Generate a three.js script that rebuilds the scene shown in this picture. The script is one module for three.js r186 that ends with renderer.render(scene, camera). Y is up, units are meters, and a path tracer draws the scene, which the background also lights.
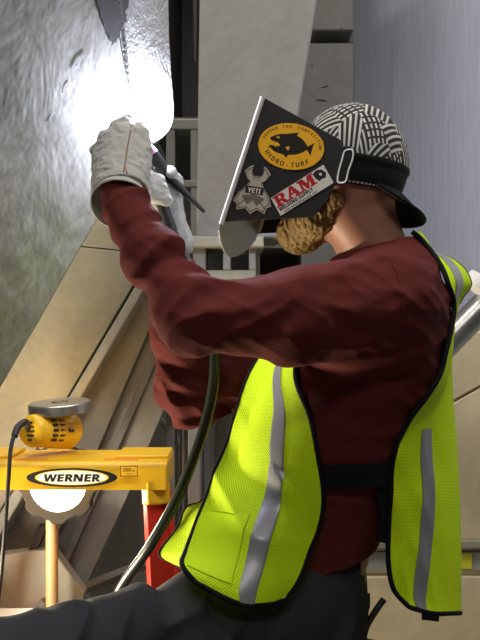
import * as THREE from 'three';
import { ImprovedNoise } from 'three/addons/math/ImprovedNoise.js';
import { mergeGeometries } from 'three/addons/utils/BufferGeometryUtils.js';
import { RoundedBoxGeometry } from 'three/addons/geometries/RoundedBoxGeometry.js';
import { RectAreaLightUniformsLib } from 'three/addons/lights/RectAreaLightUniformsLib.js';

// ---------------------------------------------------------------- camera, lights, exposure
RectAreaLightUniformsLib.init();
const scene = new THREE.Scene();
const CAM_Y = 1.15, FOV = 40, F = 320 / Math.tan(FOV / 2 * Math.PI / 180);
const camera = new THREE.PerspectiveCamera(FOV, 480 / 640, 0.02, 60);
camera.position.set(0, CAM_Y, 0);
camera.lookAt(0, CAM_Y, -1);
const renderer = new THREE.WebGLRenderer();
renderer.toneMapping = THREE.LinearToneMapping;
renderer.toneMappingExposure = 1.0;
renderer.shadowMap.enabled = true;
scene.background = new THREE.Color(0x020202);
const LIGHT = {
  arc: [0xe4e9ff, 0.6],              // welding arc
  work: [0xfff0d6, 110],             // round work light behind the ladder
  site: [0xffeccc, 150],              // second work light at the left of the welder
  ceiling: [0xfff8f0, 20],          // ceiling fixtures
};

// ---------------------------------------------------------------- helpers
const V = (x, y, z) => new THREE.Vector3(x, y, z);
const P = (px, py, d) => V((px - 240) / F * d, CAM_Y - (py - 320) / F * d, -d);   // picture point at a known depth
const noiseGen = new ImprovedNoise();
const N3 = (x, y, z) => noiseGen.noise(x + 31.7, y + 17.3, z + 53.1);
let seed = 12345;
const rnd = () => { seed = (seed * 1664525 + 1013904223) % 4294967296; return seed / 4294967296; };
const used = new Map();
function numbered(name) { const n = used.get(name) || 0; used.set(name, n + 1); return n ? name + '_' + String(n).padStart(3, '0') : name; }
function thing(name, label, category, group) { const g = new THREE.Group(); g.name = numbered(name); g.userData = { label, category }; if (group) g.userData.group = group; scene.add(g); return g; }
function part(name, geo, mat, parent, label) { const m = new THREE.Mesh(geo, mat); m.name = name; if (label) m.userData.label = label; parent.add(m); return m; }
function struct(name, geo, mat, label) { const m = new THREE.Mesh(geo, mat); m.name = name; m.userData = { kind: 'structure' }; if (label) m.userData.label = label; scene.add(m); return m; }
function single(name, geo, mat, label, category, group) { const m = new THREE.Mesh(geo, mat); m.name = numbered(name); m.userData = { label, category }; if (group) m.userData.group = group; scene.add(m); return m; }
const box = (w, h, d, x = 0, y = 0, z = 0, r = 0) => { const g = r ? new RoundedBoxGeometry(w, h, d, 2, r) : new THREE.BoxGeometry(w, h, d); g.translate(x, y, z); return g; };
function tube(pts, r, seg = 40, rad = 10, closed = false) { return new THREE.TubeGeometry(new THREE.CatmullRomCurve3(pts, closed, 'centripetal'), seg, r, rad, closed); }
function rod(a, b, r, r2 = r, seg = 20) {
  const d = b.clone().sub(a), g = new THREE.CylinderGeometry(r2, r, d.length(), seg);
  g.applyQuaternion(new THREE.Quaternion().setFromUnitVectors(V(0, 1, 0), d.clone().normalize())); g.translate((a.x + b.x) / 2, (a.y + b.y) / 2, (a.z + b.z) / 2); return g;
}
// a box bar from a to b with a given width and depth
function bar(a, b, w, dz, r = 0.004) {
  const d = b.clone().sub(a), g = new RoundedBoxGeometry(w, d.length(), dz, 2, Math.min(r, w / 3, dz / 3));
  g.applyQuaternion(new THREE.Quaternion().setFromUnitVectors(V(0, 1, 0), d.clone().normalize())); g.translate((a.x + b.x) / 2, (a.y + b.y) / 2, (a.z + b.z) / 2); return g;
}
// a flat plate with thickness from coplanar 3-D corners; front is the given side, thickness goes away along -normal
function slab(pts, thick, bevel = 0.002, round = 0) {
  const o = pts[0], e1 = pts[1].clone().sub(o).normalize();
  const n = V(0, 0, 0);
  for (let i = 0; i < pts.length; i++) { const a = pts[i], b = pts[(i + 1) % pts.length]; n.x += (a.y - b.y) * (a.z + b.z); n.y += (a.z - b.z) * (a.x + b.x); n.z += (a.x - b.x) * (a.y + b.y); }
  n.normalize(); if (n.z < 0) n.negate();
  const e2 = n.clone().cross(e1).normalize();
  const p2 = pts.map(p => { const q = p.clone().sub(o); return new THREE.Vector2(q.dot(e1), q.dot(e2)); });
  const s = new THREE.Shape();
  if (round) {
    p2.forEach((p, i) => {
      const a = p2[(i + p2.length - 1) % p2.length], b = p2[(i + 1) % p2.length];
      const ra = Math.min(round, p.distanceTo(a) * 0.45), rb = Math.min(round, p.distanceTo(b) * 0.45);
      const s0 = p.clone().lerp(a, ra / p.distanceTo(a)), s1 = p.clone().lerp(b, rb / p.distanceTo(b));
      i ? s.lineTo(s0.x, s0.y) : s.moveTo(s0.x, s0.y); s.quadraticCurveTo(p.x, p.y, s1.x, s1.y);
    });
  } else s.setFromPoints(p2);
  const g = new THREE.ExtrudeGeometry(s, { depth: Math.max(thick - 2 * bevel, 0.0002), bevelEnabled: bevel > 0, bevelThickness: bevel, bevelSize: bevel, bevelOffset: -bevel, bevelSegments: 2, curveSegments: 8 });
  g.translate(0, 0, -thick + bevel);
  g.applyMatrix4(new THREE.Matrix4().makeBasis(e1, e2, n).setPosition(o));
  return g;
}
const pslab = (list, d, thick, bevel, round) => slab(list.map(([x, y, dd]) => P(x, y, dd || d)), thick, bevel, round);

// ---- textures
function dataTex(w, fn, color) {
  const a = new Uint8Array(w * w * 4);
  for (let y = 0; y < w; y++) for (let x = 0; x < w; x++) { const c = fn(x / w, y / w), i = (y * w + x) * 4; if (typeof c === 'number') a[i] = a[i + 1] = a[i + 2] = Math.max(0, Math.min(255, c * 255)); else for (let k = 0; k < 3; k++) a[i + k] = Math.max(0, Math.min(255, c[k] * 255)); a[i + 3] = 255; }
  const t = new THREE.DataTexture(a, w, w); t.wrapS = t.wrapT = THREE.RepeatWrapping; t.magFilter = THREE.LinearFilter; t.minFilter = THREE.LinearMipmapLinearFilter; t.generateMipmaps = true; if (color) t.colorSpace = THREE.SRGBColorSpace; t.needsUpdate = true; return t;
}
// noise that tiles: sampled on a torus
const tn = (u, v, f, s = 0) => { const a = u * 6.2832, b = v * 6.2832, r = f / 6.2832; return N3(Math.cos(a) * r + s, Math.sin(a) * r + Math.cos(b) * r, Math.sin(b) * r + s * 1.7); };
const grain = dataTex(256, (u, v) => 0.5 + 0.25 * tn(u, v, 12) + 0.2 * tn(u, v, 40, 3) + 0.15 * tn(u, v, 90, 7));
const weave = dataTex(128, (u, v) => 0.5 + 0.25 * Math.sin(u * 6.2832 * 32) * Math.sin(v * 6.2832 * 32) + 0.2 * tn(u, v, 30, 5));
const ribs = dataTex(256, (u, v) => { const k = (u * 16) % 1; return (k < 0.12 ? 0.25 : 0.75) + 0.1 * tn(u, v, 30, 2); });
const speck = dataTex(256, (u, v) => { const a = 0.92 + 0.045 * tn(u, v, 8, 1) + 0.04 * tn(u, v, 34, 9); return [a, a, a]; }, true);
const ribTone = dataTex(256, (u, v) => { const k = Math.floor(u * 16); const a = 0.93 + 0.012 * Math.sin(k * 12.9898 * 3.1) + 0.04 * tn(u, v, 20, 3); return [a, a, a]; }, true);
// streaks that run down the hanging sheet at a slant
const slant = (u, v, s) => { const a = (u * 3 - v) % 1, b = (u + v * 2) % 1; return 0.6 * tn(a < 0 ? a + 1 : a, b, 10, s) + 0.35 * tn(a < 0 ? a + 1 : a, b, 26, s + 4); };
const streak = dataTex(512, (u, v) => 0.5 + 0.4 * slant(u, v, 2) + 0.12 * tn(u, v, 60, 6));
const streakTone = dataTex(512, (u, v) => { const a = 0.84 + 0.14 * slant(u, v, 11) + 0.05 * tn(u, v, 50, 8); return [a, a, a * 0.985]; }, true);
function rep(t, s) { const c = t.clone(); c.repeat.set(s, s); c.needsUpdate = true; return c; }
const grain4 = rep(grain, 4), grain2 = rep(grain, 1.5), weave20 = rep(weave, 16), speck2 = rep(speck, 1.3);
const lin = (r, g, b) => new THREE.Color().setRGB(r, g, b);
function mat(color, rough = 0.6, o = {}) { return new THREE.MeshPhysicalMaterial({ color, roughness: rough, side: THREE.DoubleSide, ...o }); }
function canvasTex(w, h, draw) { const c = document.createElement('canvas'); c.width = w; c.height = h; draw(c.getContext('2d'), w, h); const t = new THREE.CanvasTexture(c); t.colorSpace = THREE.SRGBColorSpace; t.magFilter = THREE.LinearFilter; return t; }

// vest knit: small holes in a honeycomb
const HEX = 8;
const knitHole = (u, v) => { const y = v * HEX * 2, row = Math.floor(y), x = (u * HEX + (row % 2 ? 0.5 : 0)) % 1, fy = y - row; const dx = (x - 0.5) * 1.0, dy = (fy - 0.5) * 0.62; return Math.sqrt(dx * dx + dy * dy); };
const knitMap = dataTex(256, (u, v) => { const h = knitHole(u, v), k = h < 0.2 ? 0.62 : 1; return [0.85 * k, 1.0 * k, 0.085 * k]; }, true);
const knitBump = dataTex(256, (u, v) => knitHole(u, v) < 0.22 ? 0.1 : 0.9);
const knitM = rep(knitMap, 27), knitB = rep(knitBump, 27);

const M = {
  shirt: mat(lin(0.088, 0.016, 0.014), 0.9, { bumpMap: weave20, bumpScale: 0.0006, specularIntensity: 0.25 }),
  pants: mat(lin(0.03, 0.031, 0.036), 0.85, { bumpMap: weave20, bumpScale: 0.0007, specularIntensity: 0.3 }),
  skin: mat(lin(0.42, 0.2, 0.13), 0.55),
  beard: mat(lin(0.22, 0.135, 0.04), 0.8),
  leather: mat(lin(0.36, 0.36, 0.34), 0.75, { bumpMap: grain4, bumpScale: 0.0015 }),
  thread: mat(lin(0.22, 0.13, 0.06), 0.8),
  vest: mat(0xffffff, 0.75, { specularIntensity: 0.4, map: knitM, bumpMap: knitB, bumpScale: 0.0012 }),
  vestPlain: mat(lin(0.56, 0.82, 0.008), 0.75, { specularIntensity: 0.3 }),
  reflective: mat(lin(0.3, 0.31, 0.33), 0.4, { metalness: 0.35 }),
  trim: mat(lin(0.006, 0.006, 0.008), 0.8, { specularIntensity: 0.3 }),
  black: mat(lin(0.012, 0.012, 0.013), 0.4),
  rubber: mat(lin(0.018, 0.018, 0.018), 0.6),
  hood: mat(lin(0.017, 0.017, 0.018), 0.45, { bumpMap: grain4, bumpScale: 0.0004 }),
  hoodLip: mat(lin(0.85, 0.86, 0.88), 0.35),
  hoodIn: mat(lin(0.36, 0.37, 0.39), 0.35, { metalness: 0.2 }),
  alu: mat(lin(0.62, 0.62, 0.6), 0.38, { metalness: 0.3, map: rep(streakTone, 1.6), bumpMap: rep(streak, 1.6), bumpScale: 0.0013 }),
  film: mat(lin(0.5, 0.5, 0.49), 0.36, { metalness: 0.5, bumpMap: grain4, bumpScale: 0.0035 }),
  steel: mat(lin(0.5, 0.5, 0.48), 0.3, { metalness: 0.9 }),
  yellow: mat(lin(0.85, 0.5, 0.012), 0.42, { clearcoat: 0.2 }),
  orange: mat(lin(0.75, 0.22, 0.01), 0.5),
  red: mat(lin(0.6, 0.03, 0.012), 0.4),
  toolYellow: mat(lin(0.85, 0.5, 0.015), 0.4, { clearcoat: 0.3 }),
  hose: mat(lin(0.022, 0.03, 0.02), 0.35),
  greyPaint: mat(lin(0.3, 0.3, 0.285), 0.55, { map: speck2, bumpMap: grain2, bumpScale: 0.001 }),
  cabinet: mat(lin(0.26, 0.26, 0.25), 0.5, { map: speck2 }),
  beige: mat(lin(0.38, 0.36, 0.265), 0.5, { map: speck2, bumpMap: grain2, bumpScale: 0.001 }),
  cream: mat(lin(0.72, 0.62, 0.4), 0.45, { map: speck2 }),
  beamGrey: mat(lin(0.27, 0.27, 0.25), 0.5, { map: speck2 }),
  beamLight: mat(lin(0.36, 0.36, 0.32), 0.5, { map: speck2 }),
  pale: mat(lin(0.42, 0.43, 0.4), 0.6, { map: speck2 }),
  dark: mat(lin(0.03, 0.03, 0.029), 0.7),
  bay: mat(lin(0.2, 0.2, 0.19), 0.6, { map: speck2 }),
  wall: mat(lin(0.16, 0.16, 0.15), 0.8, { map: speck2 }),
  floor: mat(lin(0.24, 0.235, 0.22), 0.7, { map: speck2, bumpMap: grain2, bumpScale: 0.002 }),
  white: mat(lin(0.7, 0.69, 0.66), 0.5),
  tape: mat(lin(0.65, 0.62, 0.03), 0.4),
};
const ribT = ribs.clone(); ribT.repeat.set(7, 5); const ribTT = ribTone.clone(); ribTT.repeat.set(7, 0.5);
M.ribbed = mat(lin(0.54, 0.57, 0.68), 0.45, { map: ribTT, bumpMap: ribT, bumpScale: 0.0006 });

// ---- signed-distance modelling (surface nets)
const _q = V(0, 0, 0);
function cone(p, a, b, ra, rb) {
  const bx = b.x - a.x, by = b.y - a.y, bz = b.z - a.z, ax = p.x - a.x, ay = p.y - a.y, az = p.z - a.z;
  const t = Math.max(0, Math.min(1, (ax * bx + ay * by + az * bz) / (bx * bx + by * by + bz * bz + 1e-12)));
  const dx = ax - bx * t, dy = ay - by * t, dz = az - bz * t;
  return Math.sqrt(dx * dx + dy * dy + dz * dz) - (ra + (rb - ra) * t);
}
const smin = (a, b, k) => { const h = Math.max(k - Math.abs(a - b), 0) / k; return Math.min(a, b) - h * h * k * 0.25; };
const ellip = (p, c, rx, ry, rz) => { const x = (p.x - c.x) / rx, y = (p.y - c.y) / ry, z = (p.z - c.z) / rz, k = Math.sqrt(x * x + y * y + z * z); return (k - 1) * Math.min(rx, ry, rz); };
function chains(list, k) { return p => { let d = 1e3; for (const c of list) d = smin(d, cone(p, c[0], c[1], c[2], c[3]), c[4] || k); return d; }; }
function grad(f, p, e = 0.002) { const q = p.clone(); q.x += e; const a = f(q); q.x -= 2 * e; const b = f(q); q.x += e; q.y += e; const c = f(q); q.y -= 2 * e; const d = f(q); q.y += e; q.z += e; const g = f(q); q.z -= 2 * e; const h = f(q); return V(a - b, c - d, g - h).normalize(); }
function mesh(f, lo, hi, cell, uvScale = 1) {
  const nx = Math.ceil((hi.x - lo.x) / cell) + 1, ny = Math.ceil((hi.y - lo.y) / cell) + 1, nz = Math.ceil((hi.z - lo.z) / cell) + 1;
  const v = new Float32Array(nx * ny * nz), p = V(0, 0, 0), id = (i, j, k) => (k * ny + j) * nx + i;
  for (let k = 0; k < nz; k++) for (let j = 0; j < ny; j++) for (let i = 0; i < nx; i++) { p.set(lo.x + i * cell, lo.y + j * cell, lo.z + k * cell); v[id(i, j, k)] = f(p); }
  const vid = new Int32Array(nx * ny * nz).fill(-1), pos = [], nor = [], uv = [], idx = [];
  for (let k = 0; k < nz - 1; k++) for (let j = 0; j < ny - 1; j++) for (let i = 0; i < nx - 1; i++) {
    let cx = 0, cy = 0, cz = 0, n = 0;
    const c = (di, dj, dk) => v[id(i + di, j + dj, k + dk)];
    const edge = (x0, y0, z0, x1, y1, z1) => { const a = c(x0, y0, z0), b = c(x1, y1, z1); if ((a < 0) !== (b < 0)) { const t = a / (a - b); cx += x0 + (x1 - x0) * t; cy += y0 + (y1 - y0) * t; cz += z0 + (z1 - z0) * t; n++; } };
    for (let a = 0; a < 2; a++) for (let b = 0; b < 2; b++) { edge(0, a, b, 1, a, b); edge(a, 0, b, a, 1, b); edge(a, b, 0, a, b, 1); }
    if (!n) continue;
    vid[id(i, j, k)] = pos.length / 3;
    const w = V(lo.x + (i + cx / n) * cell, lo.y + (j + cy / n) * cell, lo.z + (k + cz / n) * cell);
    const g = grad(f, w, cell * 0.5); pos.push(w.x, w.y, w.z); nor.push(g.x, g.y, g.z); uv.push((w.x + w.z * 0.6) * uvScale, (w.y + w.z * 0.35) * uvScale);
  }
  const quad = (a, b, c2, d, flip) => { if (a < 0 || b < 0 || c2 < 0 || d < 0) return; flip ? idx.push(a, c2, b, a, d, c2) : idx.push(a, b, c2, a, c2, d); };
  for (let k = 1; k < nz - 1; k++) for (let j = 1; j < ny - 1; j++) for (let i = 1; i < nx - 1; i++) {
    const s = v[id(i, j, k)] < 0;
    if (s !== v[id(i + 1, j, k)] < 0) quad(vid[id(i, j - 1, k - 1)], vid[id(i, j, k - 1)], vid[id(i, j, k)], vid[id(i, j - 1, k)], !s);
    if (s !== v[id(i, j + 1, k)] < 0) quad(vid[id(i - 1, j, k - 1)], vid[id(i - 1, j, k)], vid[id(i, j, k)], vid[id(i, j, k - 1)], !s);
    if (s !== v[id(i, j, k + 1)] < 0) quad(vid[id(i - 1, j - 1, k)], vid[id(i, j - 1, k)], vid[id(i, j, k)], vid[id(i - 1, j, k)], !s);
  }
  const g = new THREE.BufferGeometry();
  g.setAttribute('position', new THREE.Float32BufferAttribute(pos, 3)); g.setAttribute('normal', new THREE.Float32BufferAttribute(nor, 3)); g.setAttribute('uv', new THREE.Float32BufferAttribute(uv, 2)); g.setIndex(idx);
  return g;
}
// where the sight line of a picture point meets a modelled surface
function hit(f, px, py, d0 = 1.1, d1 = 2) { for (let d = d0; d < d1; d += 0.001) if (f(P(px, py, d)) < 0) return P(px, py, d); return P(px, py, (d0 + d1) / 2); }

// ---- cloth sheets from rows of 3-D points
const cr = (a, b, c, d, t) => 0.5 * (2 * b + (c - a) * t + (2 * a - 5 * b + 4 * c - d) * t * t + (3 * b - a - 3 * c + d) * t * t * t);
function crAt(l, t) { const n = l.length - 1, s = Math.min(n - 1e-6, Math.max(0, t * n)), i = Math.floor(s), f = s - i, g = k => l[Math.max(0, Math.min(n, k))]; const [a, b, c, d] = [g(i - 1), g(i), g(i + 1), g(i + 2)]; return V(cr(a.x, b.x, c.x, d.x, f), cr(a.y, b.y, c.y, d.y, f), cr(a.z, b.z, c.z, d.z, f)); }
function sheetAt(rows, adjust) { return (u, v) => { const p = crAt(rows.map(r => crAt(r, u)), v); return adjust ? adjust(p, u, v) : p; }; }
function sheet(at, nu, nv, thick, map = (u, v) => [u, v], lift = 0) {
  const pts = [], nrm = [];
  const q = (u, v) => { const [a, b] = map(u, v); return at(Math.min(1, Math.max(0, a)), Math.min(1, Math.max(0, b))); };
  for (let j = 0; j <= nv; j++) for (let i = 0; i <= nu; i++) {
    const u = i / nu, v = j / nv, e = 0.004;
    const n = q(Math.min(1, u + e), v).sub(q(Math.max(0, u - e), v)).cross(q(u, Math.max(0, v - e)).sub(q(u, Math.min(1, v + e)))).normalize();
    pts.push(q(u, v)); nrm.push(n);
  }
  if (nrm[Math.floor(nrm.length / 2)].z < 0) nrm.forEach(n => n.negate());
  const pos = [], uv = [], idx = [], W = nu + 1, H = nv + 1, mi = nu >> 1, along = new Float32Array(pts.length), down = [0];   // uv in metres along the cloth
  for (let j = 1; j <= nv; j++) down.push(down[j - 1] + pts[j * W + mi].distanceTo(pts[(j - 1) * W + mi]));
  for (let j = 0; j <= nv; j++) { for (let i = mi + 1; i <= nu; i++) along[j * W + i] = along[j * W + i - 1] + pts[j * W + i].distanceTo(pts[j * W + i - 1]); for (let i = mi - 1; i >= 0; i--) along[j * W + i] = along[j * W + i + 1] - pts[j * W + i].distanceTo(pts[j * W + i + 1]); }
  for (const s of [1, 0]) for (let k = 0; k < pts.length; k++) { const o = lift + (s ? thick : 0), p = pts[k], n = nrm[k]; pos.push(p.x + n.x * o, p.y + n.y * o, p.z + n.z * o); uv.push(along[k], -down[Math.floor(k / W)]); }
  const Q = (a, b, c, d) => idx.push(a, b, c, a, c, d), B = W * H;
  for (let j = 0; j < nv; j++) for (let i = 0; i < nu; i++) { const a = j * W + i; Q(a, a + W, a + W + 1, a + 1); Q(B + a, B + a + 1, B + a + W + 1, B + a + W); }
  for (let i = 0; i < nu; i++) { Q(i, i + 1, B + i + 1, B + i); const a = nv * W + i; Q(a, B + a, B + a + 1, a + 1); }
  for (let j = 0; j < nv; j++) { const a = j * W; Q(a, B + a, B + a + W, a + W); const b = a + nu; Q(b, b + W, B + b + W, B + b); }
  const g = new THREE.BufferGeometry(); g.setAttribute('position', new THREE.Float32BufferAttribute(pos, 3)); g.setAttribute('uv', new THREE.Float32BufferAttribute(uv, 2)); g.setIndex(idx); g.computeVertexNormals(); return g;
}
const edgeLine = (at, fn, n = 40) => { const l = []; for (let i = 0; i <= n; i++) l.push(at(...fn(i / n))); return l; };

// a printed sticker: outline in local units (pixels of the photograph, turned), laid on a plane through p0 with normal n
function onPlane(px, py, p0, n) { const r = P(px, py, 1).sub(camera.position), d = p0.clone().sub(camera.position).dot(n) / r.dot(n); return camera.position.clone().addScaledVector(r, d); }
function sticker(outline, cx, cy, angle, hw, hh, p0, n, thick = 0.0008) {
  const s = new THREE.Shape(); s.setFromPoints(outline.map(([x, y]) => new THREE.Vector2(x, y)));
  const g = new THREE.ExtrudeGeometry(s, { depth: 1, bevelEnabled: false, curveSegments: 12 }), pos = g.attributes.position, uv = g.attributes.uv, c = Math.cos(angle), sn = Math.sin(angle);
  const o = onPlane(cx, cy, p0, n), m = -o.z / F, ex = onPlane(cx + c, cy + sn, p0, n).sub(o).normalize(), ey = n.clone().cross(ex).normalize().negate();
  for (let i = 0; i < pos.count; i++) {   // metres along the surface
    const x = pos.getX(i), y = pos.getY(i), z = pos.getZ(i), q = o.clone().addScaledVector(ex, x * m).addScaledVector(ey, y * m).addScaledVector(n, 0.0004 + z * thick);
    pos.setXYZ(i, q.x, q.y, q.z); uv.setXY(i, x / hw * 0.5 + 0.5, 0.5 - y / hh * 0.5);
  }
  g.computeVertexNormals(); return g;
}

// ---------------------------------------------------------------- the room
struct('floor', box(7.2, 0.1, 8.2, 0, -0.05, -0.9), M.floor, 'grey concrete shop floor');
struct('ceiling', box(7.2, 0.1, 8.2, 0, 3.05, -0.9), M.wall, 'grey shop ceiling');
struct('wall_back', box(7.2, 3.2, 0.1, 0, 1.5, -4.55), M.wall, 'dim grey wall behind the steelwork');
struct('wall_left', box(0.1, 3.2, 7.2, -3.45, 1.5, -0.95), M.wall);
struct('wall_front', box(7.2, 3.2, 0.1, 0, 1.5, 2.75), M.wall);
struct('wall_right', (() => { // white ribbed wall panel, slightly turned
  const a = P(357, 320, 2.85), b = P(560, 320, 2.4); a.y = b.y = 0; const L = b.distanceTo(a) + 1.4;
  const g = new THREE.BoxGeometry(L, 3, 0.04), dir = b.clone().sub(a).normalize(), uv = g.attributes.uv, pos = g.attributes.position;
  for (let i = 0; i < pos.count; i++) uv.setXY(i, pos.getX(i), pos.getY(i));
  g.rotateY(Math.atan2(-dir.z, dir.x)); const c = a.clone().addScaledVector(dir, L / 2); g.translate(c.x, 1.5, c.z); return g;
})(), M.ribbed, 'white wall with fine vertical ribs');
struct('wall_right_001', box(0.1, 3.2, 7.2, 3.45, 1.5, -0.95), M.wall);

// ceiling fixtures
function ceilingLight(x, z, label) {
  const t = thing('ceiling_light', label, 'light', 'ceiling fixtures of the workshop');
  part('housing', box(1.3, 0.05, 0.34, x, 2.965, z, 0.01), M.white, t);
  const e = mat(0xffffff, 0.5, { emissive: new THREE.Color(LIGHT.ceiling[0]), emissiveIntensity: 1.5 });
  part('diffuser', box(1.24, 0.012, 0.28, x, 2.936, z), e, t);
  const l = new THREE.RectAreaLight(LIGHT.ceiling[0], LIGHT.ceiling[1], 1.24, 0.28); l.position.set(x, 2.925, z); l.lookAt(x, 0, z); t.add(l);
}
ceilingLight(-0.9, -0.95, 'long white ceiling fixture over the ladder');
ceilingLight(0.9, -1.15, 'long white ceiling fixture over the welder and cream housing');
ceilingLight(-0.1, 0.7, 'long white ceiling fixture behind the photographer');
ceilingLight(-0.5, -2.72, 'long white ceiling fixture over the steelwork');

// ---------------------------------------------------------------- steelwork behind
{
  const t = thing('support_column', 'broad smooth grey tapered column standing behind the black hood', 'column');
  part('column', pslab([[202, -160], [343, -160], [279, 238], [196, 238]], 2.1, 0.22, 0.006), M.greyPaint, t);
  part('base_plate', pslab([[186, 236], [264, 236], [264, 247], [186, 247]], 2.08, 0.26, 0.004), M.beige, t);
  part('cross_beam', pslab([[186, 270], [256, 270], [256, 292], [186, 292]], 2.12, 0.2, 0.004), M.beige, t);
  for (const [a, b] of [[186, 206], [223, 231], [249, 256]]) part('post', pslab([[a, 247], [b, 247], [b, 270], [a, 270]], 2.12, 0.18, 0.003), M.beamLight, t);
  for (const [a, b] of [[188, 200], [244, 255]]) part('leg', pslab([[a, 292], [b, 292], [b, 796], [a, 796]], 2.125, 0.12, 0.003), M.beamLight, t);
}
{
  const t = thing('steel_cabinet', 'grey steel cabinet with chipped paint beside the ribbed wall', 'cabinet');
  const top = P(300, -160, 2.6).y, x0 = 300, x1 = 353.5, d = 2.62;
  part('lower_door', pslab([[x0, 43], [x1, 43], [x1, 700], [x0, 700]], d, 0.02, 0.004), M.cabinet, t);
  part('upper_door', pslab([[x0, -160], [x1, -160], [x1, 30], [x0, 30]], d, 0.02, 0.004), M.cabinet, t);
  part('carcass', pslab([[x0 + 1, 43], [x1, 43], [x1, 703], [x0 + 1, 703]], d + 0.022, 0.2, 0.003), M.cabinet, t);
  part('carcass', pslab([[x0 + 1, -160], [x1, -160], [x1, 30], [x0 + 1, 30]], d + 0.022, 0.2, 0.003), M.cabinet, t);
  part('spacer', pslab([[x0 + 1, 30], [x1, 30], [x1, 43], [x0 + 1, 43]], d + 0.12, 0.1, 0.003), M.bay, t);
  for (const [x, y, w, h, a] of [[325, 87, 10, 1.6, -0.25], [322, 100.5, 14, 2.2, 0.1], [312, 66, 2, 3, 0], [341, 29, 5, 1.4, -0.6]]) {
    const o = []; for (let i = 0; i < 14; i++) { const q = i / 14 * 6.2832, r = 0.6 + 0.4 * rnd(); o.push([Math.cos(q) * w / 2 * r, Math.sin(q) * h / 2 * r]); }
    part('paint_chip', sticker(o, x, y, a, w, h, P(x, y, d), V(0, 0, 1), 0.0006), M.dark, t);
  }
}
{
  const t = thing('gantry', 'upright open steel gantry between the welded plate and grey column', 'gantry');
  const d = 2.7;
  part('cross_bar', pslab([[140, 119], [206, 119], [206, 129], [140, 129]], d, 0.1, 0.003), M.beamLight, t);
  part('cross_bar', pslab([[140, 180], [206, 180], [206, 187], [140, 187]], d, 0.1, 0.003), M.beamLight, t);
  for (const [a, b] of [[166, 175], [190.5, 197.5]]) part('post', pslab([[a, 129], [b, 129], [b, 694], [a, 694]], d + 0.005, 0.09, 0.003), a > 180 ? M.beamLight : M.greyPaint, t);
  part('rail', rod(P(183, 188, d + 0.05), P(183, 694, d + 0.05), 0.009), M.steel, t);
}
// open-fronted sheet steel bays, their inside shaded by their own walls
function openBay(name, label, category, x0, x1, y0, y1, d, depth, m) {
  const t = thing(name, label, category), a = P(x0, y0, d), b = P(x1, y1, d), w = b.x - a.x, h = a.y - b.y, cx = (a.x + b.x) / 2, cy = (a.y + b.y) / 2, cz = -d - depth / 2;
  part('back_panel', box(w, h, 0.01, cx, cy, -d - depth), m, t);
  for (const x of [a.x, b.x]) part('side_panel', box(0.01, h, depth, x, cy, cz), m, t);
  for (const y of [a.y, b.y]) part('cover_panel', box(w, 0.01, depth, cx, y, cz), m, t);
}
openBay('duct', 'open grey sheet metal duct bay in the gap above the gantry', 'duct', 150, 228, -230, 119, 2.85, 1.5, M.bay);
openBay('equipment_case', 'open grey equipment case standing behind the beard', 'case', 258, 303, 246, 741, 2.4, 0.45, M.greyPaint);
single('conduit', rod(P(197, -200, 2.6), P(196, 62, 2.6), 0.012), M.black, 'black conduit pipe running down beside the grey column', 'pipe');
{
  const t = thing('inclined_beam', 'wide beige steel beam sloping down behind the ladder', 'beam');
  part('upper_plate', pslab([[40, 150], [178, 210], [150, 253], [83, 246], [30, 243]], 2.35, 0.12, 0.003), M.beige, t);
  part('web', pslab([[20, 243.8], [82, 247], [151, 254], [135, 281.6], [-136, 741], [-420, 741]], 2.35, 0.12, 0.003), M.beige, t);
  part('flange', pslab([[153, 256], [160, 262], [-120, 741], [-136, 741]], 2.33, 0.16, 0.006), M.pale, t);
}
{
  const t = thing('inclined_beam', 'dark grey steel beam sloping beside the beige beam', 'beam');
  part('web', pslab([[160, 262], [186, 262], [147, 334], [100, 444], [-42, 741], [-120, 741]], 2.46, 0.1, 0.003), M.beamGrey, t);
}
{
  const t = thing('inclined_beam', 'mid grey ribbed steel beam sloping down behind the red ladder rail', 'beam');
  part('web', pslab([[186, 262], [206, 275], [168, 400], [126, 500], [14, 741], [-42, 741], [100, 444], [147, 334]], 2.52, 0.1, 0.003), M.beamLight, t);
  part('rib', bar(P(184, 290, 2.5), P(-10, 735, 2.5), 0.02, 0.03), M.greyPaint, t);
}
{
  const t = thing('partition', 'pale grey panelled partition behind the red ladder rail', 'partition');
  part('panel', pslab([[90, 292], [300, 292], [300, 640], [90, 640]], 3.0, 0.04, 0.003), M.pale, t);
  for (const [a, b] of [[178, 190], [204, 216]]) part('post', pslab([[a, 292], [b, 292], [b, 656], [a, 656]], 2.96, 0.04, 0.004), M.beamLight, t);
  part('brace', bar(P(150, 408, 2.94), P(181, 444, 2.94), 0.018, 0.02), M.pale, t);
  part('sill', pslab([[90, 640], [300, 640], [300, 657], [90, 657]], 2.99, 0.05, 0.003), M.beamGrey, t);
}
{
  const t = thing('steel_block', 'pale angular steel block on the floor beneath the sloping beams', 'block');
  part('front_face', pslab([[-60, 562], [52, 549], [84, 593], [60, 760], [-60, 760]], 2.28, 0.05, 0.004), M.pale, t);
  part('slot_plate', pslab([[27, 553], [38, 526], [47, 526], [37, 551]], 2.3, 0.03, 0.002), M.dark, t);
}
{
  const t = thing('steel_sill', 'grey steel sill running below the sloping beams', 'beam');
  part('rail', bar(P(40, 606, 2.25), P(190, 546, 2.75), 0.022, 0.03), M.beamGrey, t);
}

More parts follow.
